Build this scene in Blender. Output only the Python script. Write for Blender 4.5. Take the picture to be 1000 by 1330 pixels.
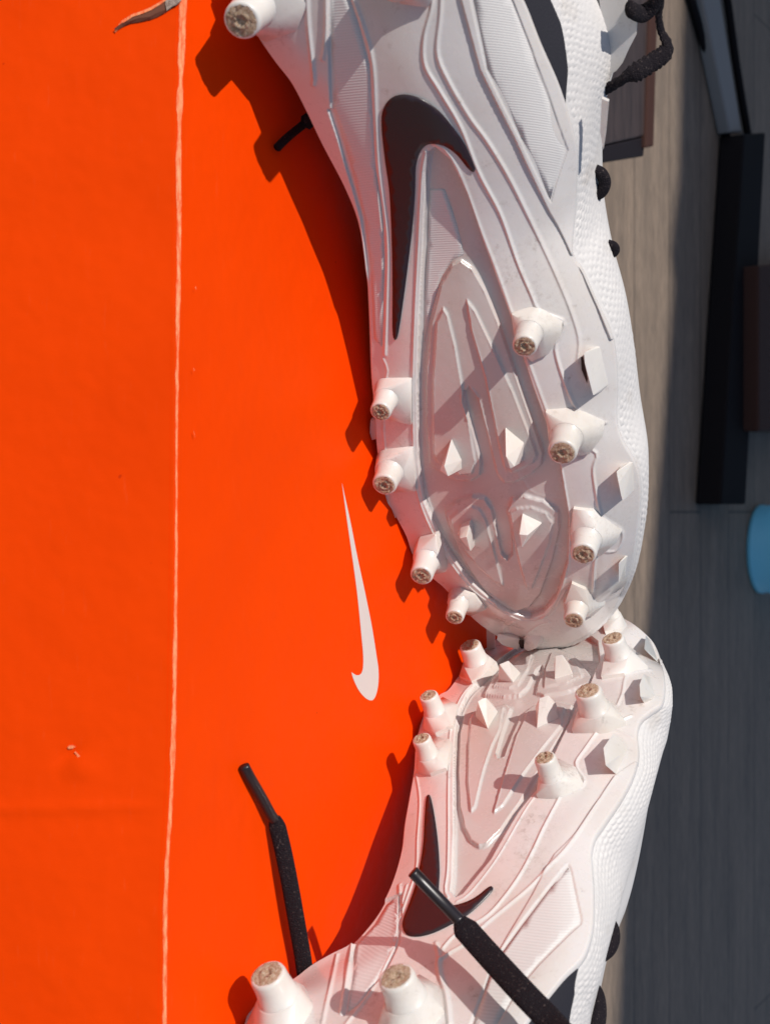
import bpy, bmesh, math, random
import numpy as np
from mathutils import Vector, Matrix
from mathutils.geometry import delaunay_2d_cdt
random.seed(4); rng = np.random.default_rng(4)
for o in list(bpy.data.objects): bpy.data.objects.remove(o)
scn = bpy.context.scene
COL = scn.collection

# ------------------------------------------------------------ camera (turned on its side: picture-down is world +X)
TH = math.radians(30.0); FPX = 2000.0; DIST = 0.545
cd = np.array([0, math.cos(TH), -math.sin(TH)]); cr = np.array([0, math.sin(TH), math.cos(TH)]); cx = np.array([1.0, 0, 0])
CAM = -cd*DIST
cam = bpy.data.cameras.new('camera'); co = bpy.data.objects.new('camera', cam); COL.objects.link(co)
co.matrix_world = Matrix(((cr[0], -cx[0], -cd[0], CAM[0]), (cr[1], -cx[1], -cd[1], CAM[1]), (cr[2], -cx[2], -cd[2], CAM[2]), (0, 0, 0, 1)))
cam.sensor_fit = 'VERTICAL'; cam.sensor_height = 36; cam.lens = FPX/1330*36
cam.clip_start = .01; cam.clip_end = 100
cam.dof.use_dof = True; cam.dof.focus_distance = 0.56; cam.dof.aperture_fstop = 24
scn.camera = co

# ------------------------------------------------------------ daylight
L = cd*.70 - cr*.50 + cx*.45; L = L/np.linalg.norm(L)      # direction sunlight travels
S = -L
wd = bpy.data.worlds.new('World'); scn.world = wd; wd.use_nodes = True
nt = wd.node_tree; nt.nodes.clear()
sky = nt.nodes.new('ShaderNodeTexSky'); sky.sky_type = 'NISHITA'; sky.sun_disc = False
sky.sun_elevation = math.asin(S[2]); sky.sun_rotation = math.atan2(S[0], S[1])
bg = nt.nodes.new('ShaderNodeBackground'); bg.inputs[1].default_value = 0.078
wo = nt.nodes.new('ShaderNodeOutputWorld')
nt.links.new(sky.outputs[0], bg.inputs[0]); nt.links.new(bg.outputs[0], wo.inputs[0])
sl = bpy.data.lights.new('sun', 'SUN'); sl.energy = 3.6; sl.angle = math.radians(0.5); sl.color = (1, .955, .9)
so = bpy.data.objects.new('sun', sl); COL.objects.link(so)
so.rotation_euler = Vector(L).to_track_quat('-Z', 'Y').to_euler()
scn.view_settings.view_transform = 'Standard'; scn.view_settings.look = 'None'
scn.view_settings.exposure = 0.0; scn.view_settings.gamma = 1
scn.render.engine = 'CYCLES'

# ------------------------------------------------------------ projection helpers
def rays(p):
    p = np.atleast_2d(np.asarray(p, float))
    return cd*FPX + np.outer(p[:, 0]-500, cr) + np.outer(p[:, 1]-665, cx)
def to_plane(p, pt, n):
    r = rays(p); t = ((np.asarray(pt)-CAM) @ n)/(r @ n)
    return CAM + r*np.asarray(t).reshape(-1, 1)
Zv = np.array([0, 0, 1.0])
def on_z(p, z=0): return to_plane(p, np.array([0, 0, z]), Zv)
def project(P):
    q = np.atleast_2d(P)-CAM; dpt = q @ cd
    return np.stack([500+FPX*(q @ cr)/dpt, 665+FPX*(q @ cx)/dpt], 1)
def catmull(p, n, closed=False):
    p = np.asarray(p, float); N = len(p)
    if closed: q = np.vstack([p[-1], p, p[0], p[1]])
    else: q = np.vstack([2*p[0]-p[1], p, 2*p[-1]-p[-2]])
    out = []
    segs = N if closed else N-1
    for i in range(segs):
        a, b, c, d = q[i], q[i+1], q[i+2], q[i+3]
        for t in np.linspace(0, 1, 12, endpoint=False):
            out.append(.5*((2*b)+(-a+c)*t+(2*a-5*b+4*c-d)*t*t+(-a+3*b-3*c+d)*t**3))
    out.append(p[0] if closed else p[-1])
    out = np.array(out)
    s = np.r_[0, np.cumsum(np.linalg.norm(np.diff(out, axis=0), axis=1))]
    tt = np.linspace(0, s[-1], n)
    return np.stack([np.interp(tt, s, out[:, k]) for k in range(out.shape[1])], 1)
def seg_dist(P, line):
    d = np.full(len(P), 1e9)
    for a, b in zip(line[:-1], line[1:]):
        ab = b-a; L2 = (ab@ab)+1e-12
        t = np.clip(((P-a)@ab)/L2, 0, 1)
        q = P-(a+t[:, None]*ab)
        d = np.minimum(d, q[:, 0]**2+q[:, 1]**2)
    return np.sqrt(d)
def inside(P, poly):
    c = np.zeros(len(P), bool); n = len(poly); j = n-1
    for i in range(n):
        xi, yi = poly[i]; xj, yj = poly[j]
        if yi != yj:
            m = ((yi > P[:, 1]) != (yj > P[:, 1])) & (P[:, 0] < (xj-xi)*(P[:, 1]-yi)/(yj-yi)+xi)
            c ^= m
        j = i
    return c
def sstep(x): x = np.clip(x, 0, 1); return x*x*(3-2*x)

# ------------------------------------------------------------ materials
def mat(name, color, rough=.5, **k):
    m = bpy.data.materials.new(name); m.use_nodes = True
    b = m.node_tree.nodes['Principled BSDF']
    b.inputs['Base Color'].default_value = (*color, 1); b.inputs['Specular IOR Level'].default_value = k.pop('spec', .5); b.inputs['Roughness'].default_value = rough
    for a, v in k.items(): b.inputs[a].default_value = v
    return m
def N(m, t, **k):
    n = m.node_tree.nodes.new(t)
    for a, v in k.items():
        if a.startswith('i_'): n.inputs[a[2:].replace('_', ' ')].default_value = v
        else: setattr(n, a, v)
    return n
def lk(m, a, b): m.node_tree.links.new(a, b)
def coords(m, scale=(1, 1, 1)):
    tc = N(m, 'ShaderNodeNewGeometry'); mp = N(m, 'ShaderNodeMapping'); mp.inputs['Scale'].default_value = scale
    lk(m, tc.outputs['Position'], mp.inputs['Vector']); return mp.outputs[0]
def noise(m, vec, scale, detail=4, rough=.55):
    n = N(m, 'ShaderNodeTexNoise', i_Scale=scale, i_Detail=detail, i_Roughness=rough); lk(m, vec, n.inputs['Vector']); return n.outputs['Fac']
def ramp(m, src, stops):
    r = N(m, 'ShaderNodeValToRGB'); e = r.color_ramp.elements
    e[0].position, e[0].color = stops[0][0], (*stops[0][1], 1); e[1].position, e[1].color = stops[-1][0], (*stops[-1][1], 1)
    for p, c in stops[1:-1]: x = e.new(p); x.color = (*c, 1)
    lk(m, src, r.inputs[0]); return r.outputs[0]
def mixc(m, f, a, b, mode='MIX'):
    n = N(m, 'ShaderNodeMix', data_type='RGBA', blend_type=mode)
    for s, v in ((0, f), (6, a), (7, b)):
        if isinstance(v, (int, float)): n.inputs[s].default_value = v
        elif isinstance(v, tuple): n.inputs[s].default_value = (*v, 1)
        else: lk(m, v, n.inputs[s])
    return n.outputs[2]
def bump(m, h, strength, dist, prev=None):
    b = N(m, 'ShaderNodeBump', i_Strength=strength, i_Distance=dist); lk(m, h, b.inputs['Height'])
    if prev is not None: lk(m, prev, b.inputs['Normal'])
    return b.outputs[0]
def setn(m, nrm): lk(m, nrm, m.node_tree.nodes['Principled BSDF'].inputs['Normal'])
def setc(m, c): lk(m, c, m.node_tree.nodes['Principled BSDF'].inputs['Base Color'])
def setr(m, c): lk(m, c, m.node_tree.nodes['Principled BSDF'].inputs['Roughness'])

def white_plastic(name='white moulded plastic', base=(.745, .702, .672), rough=.27, dirt=.75):
    m = mat(name, base, rough)
    b = m.node_tree.nodes['Principled BSDF']
    b.inputs['Coat Weight'].default_value = .55; b.inputs['Coat Roughness'].default_value = .1
    b.inputs['Subsurface Weight'].default_value = .12; b.inputs['Subsurface Radius'].default_value = (.004, .003, .002); b.inputs['Subsurface Scale'].default_value = .6
    v = coords(m)
    n1 = noise(m, v, 28, 6, .65); n2 = noise(m, v, 400, 4, .7); n3 = noise(m, v, 130, 5, .7)
    c = mixc(m, ramp(m, n1, [(.42, (0, 0, 0)), (.75, (1, 1, 1))]), base, tuple(x*y for x, y in zip(base, (.93, .89, .84))))
    sp = N(m, 'ShaderNodeMath', operation='MULTIPLY'); lk(m, ramp(m, n3, [(.56, (0, 0, 0)), (.74, (1, 1, 1))]), sp.inputs[0]); lk(m, ramp(m, n2, [(.50, (0, 0, 0)), (.66, (1, 1, 1))]), sp.inputs[1])
    sq = N(m, 'ShaderNodeMath', operation='MULTIPLY'); lk(m, sp.outputs[0], sq.inputs[0]); sq.inputs[1].default_value = dirt
    c = mixc(m, sq.outputs[0], c, (.33, .26, .21))
    setc(m, c)
    setr(m, ramp(m, n3, [(.3, (rough-.06,)*3), (.7, (rough+.16,)*3)]))
    setn(m, bump(m, n2, .06, .0004, bump(m, n1, .25, .0012)))
    return m
M = {}
M['plate'] = white_plastic()
M['pod'] = white_plastic('hazy translucent plastic', (.625, .58, .55), .2, .8)
M['stud'] = white_plastic('white stud plastic', (.75, .71, .66), .4, .65)

m = mat('fabric with raised scales', (.78, .76, .74), .62); v = coords(m, (1, 1, 1))
vo = N(m, 'ShaderNodeTexVoronoi', i_Scale=300, feature='SMOOTH_F1', i_Randomness=.55); lk(m, v, vo.inputs['Vector'])
mv = coords(m, (1, .55, .55)); vo2 = N(m, 'ShaderNodeTexVoronoi', i_Scale=230, feature='SMOOTH_F1', i_Randomness=.35); lk(m, mv, vo2.inputs['Vector'])
n2 = noise(m, v, 900, 3); n1 = noise(m, v, 60, 4)
c = (.71, .68, .655)
c = mixc(m, ramp(m, n1, [(.58, (0, 0, 0)), (.8, (.6, .6, .6))]), c, (.50, .44, .38)); setc(m, c)
setn(m, bump(m, n2, .3, .0003)); M['knit'] = m

m = mat('ribbed white textile', (.70, .67, .65), .7); v = coords(m)
w = N(m, 'ShaderNodeTexWave', wave_type='BANDS', bands_direction='X', i_Scale=480, i_Distortion=.6, i_Detail=2, i_Detail_Scale=2); lk(m, v, w.inputs['Vector'])
setn(m, bump(m, w.outputs['Fac'], .22, .00025)); setc(m, mixc(m, w.outputs['Fac'], (.69, .66, .635), (.745, .715, .69))); M['rib'] = m

M['black'] = mat('glossy dark print', (.030, .016, .020), .3)
m = mat('matt black fabric', (.016, .015, .022), .8); v = coords(m); n2 = noise(m, v, 1500, 2); setn(m, bump(m, n2, .4, .0004)); M['darkfab'] = m
m = mat('black lace weave', (.02, .017, .022), .85, spec=.2); v = coords(m)
vo = N(m, 'ShaderNodeTexVoronoi', i_Scale=1700, i_Randomness=.6); lk(m, v, vo.inputs['Vector'])
n2 = noise(m, v, 1400, 2)
setc(m, mixc(m, ramp(m, n2, [(.60, (0, 0, 0)), (.76, (1, 1, 1))]), (.011, .008, .011), (.085, .065, .06)))
setn(m, bump(m, vo.outputs['Distance'], .7, -.0005)); M['lace'] = m
M['aglet'] = mat('glossy black lace tip', (.014, .009, .011), .32)
m = mat('worn muddy stud end', (.5, .36, .24), .85); v = coords(m)
n1 = noise(m, v, 1300, 5, .75)
setc(m, ramp(m, n1, [(.30, (.33, .19, .10)), (.48, (.55, .38, .25)), (.64, (.70, .56, .43))])); setn(m, bump(m, n1, .9, .0008)); M['mud'] = m
M['dark'] = mat('dark gap', (.03, .018, .015), .8)

def orange(name, base=(.86, .054, .0003)):
    m = mat(name, base, .42, spec=.05); v = coords(m)
    n1 = noise(m, v, 9, 5, .6); n2 = noise(m, v, 1500, 3, .7); n3 = noise(m, v, 260, 4, .7)
    c = mixc(m, n1, (base[0]*.86, base[1]*.80, base[2]), (base[0]*1.08, base[1]*1.18, base[2]*1.2))
    vs = coords(m, (1, 8, 8)); n4 = noise(m, vs, 90, 4, .7)
    c = mixc(m, ramp(m, n4, [(.62, (0, 0, 0)), (.86, (.10, .10, .10))]), c, (.95, .25, .10))
    n5 = noise(m, v, 170, 2, .5)
    c = mixc(m, ramp(m, n5, [(.775, (0, 0, 0)), (.80, (.6, .6, .6))]), c, (.42, .02, .002))
    setc(m, c); setn(m, bump(m, n2, .10, .0002, bump(m, n1, .6, .005)))
    setr(m, ramp(m, n3, [(.3, (.38, .38, .38)), (.7, (.52, .52, .52))]))
    return m
M['orange'] = orange('orange printed card')
m = mat('scuffed card edge', (.9, .3, .15), .75); v = coords(m); vs = coords(m, (.5, 3, 3))
n1 = noise(m, vs, 500, 5, .7); n2 = noise(m, v, 2200, 3)
vl = coords(m, (1, 0, 0)); n3 = noise(m, vl, 9, 2)
c = mixc(m, ramp(m, n1, [(.36, (0, 0, 0)), (.60, (1, 1, 1))]), (.88, .09, .008), (.93, .34, .15)); setc(m, c); setn(m, bump(m, n1, .6, .0005)); M['wear'] = m
M['pale'] = mat('pale grey print', (.68, .60, .56), .5)
m = mat('torn cardboard', (.42, .33, .27), .9); v = coords(m); n1 = noise(m, v, 700, 5, .7)
setc(m, ramp(m, n1, [(.3, (.20, .13, .10)), (.7, (.55, .45, .38))])); setn(m, bump(m, n1, .8, .001)); M['card'] = m

# ------------------------------------------------------------ object helpers
def tag(o, label=None, cat=None, group=None, kind=None):
    for k, v in (('label', label), ('category', cat), ('group', group), ('kind', kind)):
        if v: o[k] = v
    return o
def empty(name, loc, **k):
    o = bpy.data.objects.new(name, None); COL.objects.link(o); o.location = Vector(loc); o.empty_display_size = .02
    bpy.context.view_layer.update(); return tag(o, **k)
def mesh(name, V, F, material, parent=None, smooth=True, mats=None, fm=None):
    off = np.zeros(3); p = parent
    while p is not None: off = off+np.array(p.location); p = p.parent
    me = bpy.data.meshes.new(name); me.from_pydata((np.asarray(V)-off).tolist(), [], [tuple(map(int, f)) for f in F])
    me.materials.append(M[material] if isinstance(material, str) else material)
    if mats:
        for x in mats: me.materials.append(M[x])
    if fm is not None: me.polygons.foreach_set('material_index', fm)
    if smooth: me.polygons.foreach_set('use_smooth', [True]*len(me.polygons))
    me.update(); o = bpy.data.objects.new(name, me); COL.objects.link(o); o.parent = parent
    return o
def fix_normals(o):
    b = bmesh.new(); b.from_mesh(o.data); bmesh.ops.recalc_face_normals(b, faces=b.faces); b.to_mesh(o.data); b.free(); return o
def hull(name, pts, material, parent, bevel=0, amin=5):
    b = bmesh.new()
    for p in pts: b.verts.new(Vector(p))
    r = bmesh.ops.convex_hull(b, input=b.verts)
    bmesh.ops.delete(b, geom=[e for e in set(r['geom_interior']+r['geom_unused']) if isinstance(e, bmesh.types.BMVert)], context='VERTS')
    bmesh.ops.dissolve_limit(b, angle_limit=math.radians(3), verts=b.verts, edges=b.edges)
    if bevel: bmesh.ops.bevel(b, geom=[e for e in b.edges if len(e.link_faces) == 2 and e.calc_face_angle(0) > math.radians(amin)], offset=bevel, segments=2, profile=.6, affect='EDGES', clamp_overlap=True)
    bmesh.ops.recalc_face_normals(b, faces=b.faces)
    b.verts.ensure_lookup_table()
    V = [tuple(v.co) for v in b.verts]; b.verts.index_update(); F = [[v.index for v in f.verts] for f in b.faces]; b.free()
    o = mesh(name, V, F, material, parent); o.data.set_sharp_from_angle(angle=math.radians(32 if amin > 5 else 12)); return o
def grid_faces(nr, nc, closed_c=False):
    i = np.arange(nr-1)[:, None]*nc; j = np.arange(nc if closed_c else nc-1)[None]
    j2 = (j+1) % nc
    return np.stack([(i+j).ravel(), (i+j2).ravel(), (i+nc+j2).ravel(), (i+nc+j).ravel()], 1)
def frames(P):
    T = np.gradient(P, axis=0); T /= np.linalg.norm(T, axis=1)[:, None]; return T
def sweep(name, P, rx, ry, up, material, parent, n=14, sq=2.0):
    """tube along P, flat section rx (sideways) x ry (along up)"""
    P = np.asarray(P); T = frames(P); rx = np.broadcast_to(rx, len(P)); ry = np.broadcast_to(ry, len(P))
    up = np.broadcast_to(up, P.shape)
    Sd = np.cross(T, up); Sd /= np.linalg.norm(Sd, axis=1)[:, None]; U = np.cross(Sd, T)
    a = np.linspace(0, 2*math.pi, n, endpoint=False); ca = np.sign(np.cos(a))*abs(np.cos(a))**(2/sq); sa = np.sign(np.sin(a))*abs(np.sin(a))**(2/sq)
    V = (P[:, None]+Sd[:, None]*(rx[:, None]*ca)[..., None]+U[:, None]*(ry[:, None]*sa)[..., None]).reshape(-1, 3)
    F = [list(f) for f in grid_faces(len(P), n, True)]; F.append(list(range(n))[::-1]); F.append(list(range(len(V)-n, len(V))))
    return fix_normals(mesh(name, V, F, material, parent))

# ============================================================ SETTING: floor
FZ = -0.135
m = mat('grey wood planks', (.2, .17, .15), .6); v = coords(m, (1, 9, 1)); vv = coords(m)
n1 = noise(m, v, 7, 7, .7); n2 = noise(m, vv, 3, 4); nf = noise(m, v, 60, 4, .7)
br = N(m, 'ShaderNodeTexBrick', i_Scale=1, i_Mortar_Size=.0012, i_Brick_Width=.9, i_Row_Height=.075, i_Bias=0)
br.inputs['Color1'].default_value = (.262, .20, .150, 1); br.inputs['Color2'].default_value = (.228, .176, .133, 1); br.inputs['Mortar'].default_value = (.13, .10, .076, 1)
lk(m, vv, br.inputs['Vector'])
c = mixc(m, .65, br.outputs[0], ramp(m, n1, [(.3, (.55, .55, .55)), (.7, (1.25, 1.22, 1.18))]), 'MULTIPLY')
c = mixc(m, .5, c, ramp(m, nf, [(.35, (.45, .45, .46)), (.65, (1.35, 1.32, 1.3))]), 'MULTIPLY')
setc(m, c); setn(m, bump(m, n1, .3, .002)); M['floor'] = m
o = mesh('floor', [(-8, -6, FZ), (8, -6, FZ), (8, 7, FZ), (-8, 7, FZ)], [(0, 1, 2, 3)], 'floor', smooth=False); o['kind'] = 'structure'

# unseen slab added overhead, its edge shaped to throw the floor's shade line
edge_px = [(905, -700), (892, -100), (884, 60), (880, 225), (868, 330), (874, 360), (862, 520), (848, 690), (838, 810), (822, 950), (812, 1100), (800, 1330), (770, 2000)]
EP = on_z(edge_px, FZ); RH = 2.3
EP = EP + S*((RH-FZ)/S[2])
Vv = [tuple(p) for p in EP] + [(p[0], p[1]+9, p[2]) for p in EP]
n = len(EP); Vv += [(a, b, c+.05) for a, b, c in Vv]
F = []
for i in range(n-1):
    F += [(i, i+1, n+i+1, n+i), (2*n+i, 3*n+i, 3*n+i+1, 2*n+i+1), (i, 2*n+i, 2*n+i+1, i+1), (n+i, n+i+1, 3*n+i+1, 3*n+i)]
F += [(0, n, 3*n, 2*n), (n-1, 3*n-1, 4*n-1, 2*n-1)]
M['render'] = mat('grey painted wall', (.20, .20, .21), .8)
o = mesh('shade_slab', Vv, F, mat('shade slab surface', (.3, .28, .26), .8), smooth=False); o['kind'] = 'structure'

# ============================================================ SHOE BOX
crease_px = catmull([(241, -200), (238, 0), (235, 90), (232, 200), (233, 300), (231, 440), (229, 660), (228, 780), (226, 920), (223, 1024), (216, 1154), (214, 1330), (210, 1600)], 260)
CR = on_z(crease_px, 0.0)
xs = np.linspace(-.205, .205, 300); yc = np.interp(xs, CR[:, 0], CR[:, 1])
BD = .245; BH = .128
box = empty('shoe_box', (0, -.02, FZ), label='orange cardboard shoe box with a worn front edge under both football boots', cat='box')
# top sheet, grid with slight waves
nc = 70; ks = np.linspace(0, 1, nc)
yb = .12
X = np.repeat(xs[:, None], nc, 1); Y = yc[:, None]+.0016+(yb-yc[:, None]-.0016)*ks
Zt = .0005*np.sin(X*26+1)*np.sin(Y*30)+.00025*np.sin(X*70+Y*40)-.0008*np.exp(-((Y-yc[:, None])/.02)**2)
Zt = Zt - .0004
top = mesh('lid_top', np.stack([X, Y, Zt], 2).reshape(-1, 3), grid_faces(300, nc), 'orange', box)
# front face with dents
nz = 90; kz = np.linspace(0, 1, nz)
X2 = np.repeat(xs[:, None], nz, 1); Z2 = -.0020-(BH-.004)*np.repeat(kz[None], 300, 0)
Yf = yc[:, None]+.00035*np.ones_like(X2)
FL = math.radians(24)
def front_at(px): return to_plane(px, np.array([0, np.interp(0, xs, yc), 0]), np.array([0, math.cos(FL), -math.sin(FL)]))
d0 = front_at([(95, 978)])[0]; d1 = front_at([(110, 1046)])[0]; d2 = front_at([(125, 992)])[0]
Yf = Yf + .0010*np.exp(-(np.abs((X2-d0[0]+.6*(Z2-d0[2]))/.0014)**1.3+((Z2-d0[2])/.003)**2)) - .0008*np.exp(-(((X2-d0[0]-.004)/.0035)**2+((Z2-d0[2]-.004)/.004)**2))
Yf = Yf + .0003*sstep((X2-d1[0]+.03*(Z2+.02))/.004)*sstep((-Z2)/.012) - .0003*np.exp(-((X2-d1[0]+.03*(Z2+.02))/.0011)**2)*sstep((-Z2)/.01)
Yf = Yf - .0014*np.sin(X2*15+.6)*np.sin(-Z2*24) + Z2*math.tan(FL)
fr = mesh('front_panel', np.stack([X2, Yf, Z2], 2).reshape(-1, 3), grid_faces(300, nz), 'orange', box)
# rounded fold between them: arc length t runs from the front panel over the fold on to the lid
RF = .0016
def fold_pt(i, t, off=0.0):
    n0 = np.array([0, -math.cos(FL), math.sin(FL)]); c = np.array([xs[i], yc[i]+RF, -RF-.0003]); a0 = FL; arc = RF*(math.pi/2-a0)
    if t < 0: nn = n0; p = c+nn*RF+np.array([0, -math.sin(FL), -math.cos(FL)])*(-t)
    elif t > arc: nn = np.array([0, 0, 1.0]); p = c+nn*RF+np.array([0, t-arc, 0])
    else: a = a0+t/RF; nn = np.array([0, -math.cos(a), math.sin(a)]); p = c+nn*RF
    return p+nn*off
mesh('fold_edge', [fold_pt(i, t) for i in range(300) for t in np.linspace(-.002, .0034, 14)], grid_faces(300, 14), 'orange', box)
wid = np.interp(xs, [-.2, -.15, -.1, -.06, 0, .05, .1, .2], [.0021, .0018, .0011, .0007, .00035, .0010, .0007, .0010])
jit = np.convolve(rng.standard_normal(340), np.ones(5)/5, 'same')[20:320]; jit2 = np.convolve(rng.standard_normal(340), np.ones(3)/3, 'same')[20:320]
Vw = []
for i in range(300):
    w0 = max(.00025, wid[i]*(1.25+.5*jit[i])); c0_ = .0010+.00008*jit2[i]+.0001*math.sin(xs[i]*40)
    for q in np.linspace(-.5, .5, 6): Vw.append(fold_pt(i, c0_+q*w0, .00006))
mesh('frayed_edge', Vw, grid_faces(300, 6), 'wear', box)
# small flecks of print loss beside the fold
for (a, b) in [((254, 372), (255, 376)), ((252, 478), (252.5, 482)), ((252, 560), (253.5, 568))]:
    P = on_z([a, b], .0002); dd = np.array([0, .0004, 0])
    mesh('print_fleck', [P[0]-dd*.2, P[0]+dd*.3, (P[0]+P[1])/2+dd*.5, P[1]+dd*.2, P[1]-dd*.2], [(0, 1, 2, 3, 4)], 'wear', box, smooth=False)
def fr3(pts, dy):
    # points on the real, gently waved front panel; third value = mm proud of it
    px = [p[:2] for p in pts]; P = front_at(px); pr = np.array([p[2] for p in pts])*.001*.55+dy
    r = rays(px)
    for _ in range(6):
        y = np.interp(P[:, 0], xs, yc)+.00035-.0014*np.sin(P[:, 0]*15+.6)*np.sin(-P[:, 2]*24)+P[:, 2]*math.tan(FL)-pr
        t = (P-CAM)@cd/(r@cd); P = P+r/(r[:, 1:2]-r[:, 2:3]*math.tan(FL))*(y-P[:, 1])[:, None]
    return P
T = fr3([(88, 971, .5), (91, 968, .7), (96, 968, .7), (99, 970, .5), (95, 972, .6), (90, 973, .5)], 0.0); mesh('scuff_flake', T, [list(range(6))], 'wear', box, smooth=False)
T = fr3([(97, 977, .5), (99, 976, .5), (107, 985, .5), (117, 993, .4), (115, 994, .4), (104, 987, .5)], 0.0); mesh('scuff_line', T, [list(range(6))], 'wear', box, smooth=False)
# back and ends, inner walls
yb2 = yb; x0, x1 = xs[0], xs[-1]
def slab(name, a, b, c, d, mt, par): return mesh(name, [a, b, c, d], [(0, 1, 2, 3)], mt, par, smooth=False)
mesh('end_panel', [(x0, yc[0], -.002), (x0, yb2, 0), (x0, yb2, -BH), (x0, yc[0]-BH*math.tan(FL), -BH)], [(0, 1, 2, 3)], 'orange', box, smooth=False)
mesh('end_panel', [(x1, yc[-1], -.002), (x1, yb2, 0), (x1, yb2, -BH), (x1, yc[-1]-BH*math.tan(FL), -BH)], [(0, 1, 2, 3)], 'orange', box, smooth=False)
mesh('back_panel', [(x0, yb2, 0), (x1, yb2, 0), (x1, yb2, -BH), (x0, yb2, -BH)], [(0, 1, 2, 3)], 'orange', box, smooth=False)

def fill_patch(name, bnd, lift, material, parent, spacing, skirt=.0004, surf=None):
    """flat-ish patch: bnd = Nx2 in a 2D chart, surf(Nx2)->Nx3 with lift"""
    bnd = np.asarray(bnd); lo = bnd.min(0); hi = bnd.max(0)
    gx, gy = np.meshgrid(np.arange(lo[0], hi[0], spacing), np.arange(lo[1], hi[1], spacing)); G = np.stack([gx.ravel(), gy.ravel()], 1)
    G = G[inside(G, bnd)]
    if len(G):
        G = G[seg_dist(G, np.vstack([bnd, bnd[:1]])) > spacing*.5]
    P = np.vstack([bnd, G]) if len(G) else bnd
    nb = len(bnd)
    v, e, f, *_ = delaunay_2d_cdt([Vector(p) for p in P], [(i, (i+1) % nb) for i in range(nb)], [], 1, 1e-7)
    v = np.array([tuple(q) for q in v]); Vt = surf(v, lift); Vb = surf(bnd, lift-skirt)
    F = [list(q) for q in f]; n0 = len(Vt)
    d = ((v[:, None]-bnd[None])**2).sum(2).argmin(0) if len(v)*nb < 5e6 else np.arange(nb)
    for i in range(nb):
        j = (i+1) % nb; F.append([int(d[i]), int(d[j]), n0+j, n0+i])
    V = np.vstack([Vt, Vb])
    return fix_normals(mesh(name, V, F, material, parent))

sw = catmull([(447, 628), (452, 665), (459, 720), (465, 770), (470, 820), (473, 850), (473, 868), (470, 876), (464, 877), (458, 873)], 70)
sw2 = catmull([(458, 873), (461, 883), (468, 897), (477, 907), (485, 910), (490, 903), (493, 888), (493, 870), (490, 850), (484, 815), (476, 775), (466, 725), (457, 675), (447, 628)], 90)
bl = on_z(np.vstack([sw, sw2[1:-1]]), .0)[:, :2]
def ztop(v): return .0005*np.sin(v[:, 0]*26+1)*np.sin(v[:, 1]*30)+.00025*np.sin(v[:, 0]*70+v[:, 1]*40)-.0004
pl = fill_patch('printed_logo', bl, .00012, 'pale', box, .003, .0001, lambda v, l: np.column_stack([v, ztop(v)+l])); pl.data.set_sharp_from_angle(angle=.3)

# torn corner at the far end of the front panel
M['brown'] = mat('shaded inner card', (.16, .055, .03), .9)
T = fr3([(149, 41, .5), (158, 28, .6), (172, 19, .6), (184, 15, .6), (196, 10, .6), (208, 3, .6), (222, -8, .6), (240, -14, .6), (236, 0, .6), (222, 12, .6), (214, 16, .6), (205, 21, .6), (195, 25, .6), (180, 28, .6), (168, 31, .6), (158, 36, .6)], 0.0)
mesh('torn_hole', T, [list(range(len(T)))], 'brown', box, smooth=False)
up = [(149, 41), (158, 28), (172, 19), (184, 15), (196, 10), (208, 3), (222, -8)]
T = np.vstack([fr3([(x, y-.6, .75) for x, y in up], 0), fr3([(x+1.2, y+2.0+.8*math.sin(x), 1.1) for x, y in up], 0)])
mesh('torn_rim', T, [(i, i+1, i+8, i+7) for i in range(6)], 'wear', box, smooth=False)
T = fr3([(217, -6, .8), (246, -16, .8), (236, 0, 1.6), (230, 6, 1.9), (223, 9, 1.7), (217, 14, 1.7), (215, 4, 1.2)], 0.0)
mesh('torn_flap', T, [list(range(len(T)))], 'card', box, smooth=False)
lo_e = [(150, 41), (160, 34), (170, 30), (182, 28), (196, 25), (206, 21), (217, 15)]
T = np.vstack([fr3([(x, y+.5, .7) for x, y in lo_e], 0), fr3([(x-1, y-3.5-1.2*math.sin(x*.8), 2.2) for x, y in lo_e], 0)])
mesh('torn_lip', T, [(i, i+1, i+8, i+7) for i in range(6)], 'brown', box, smooth=False)

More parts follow.
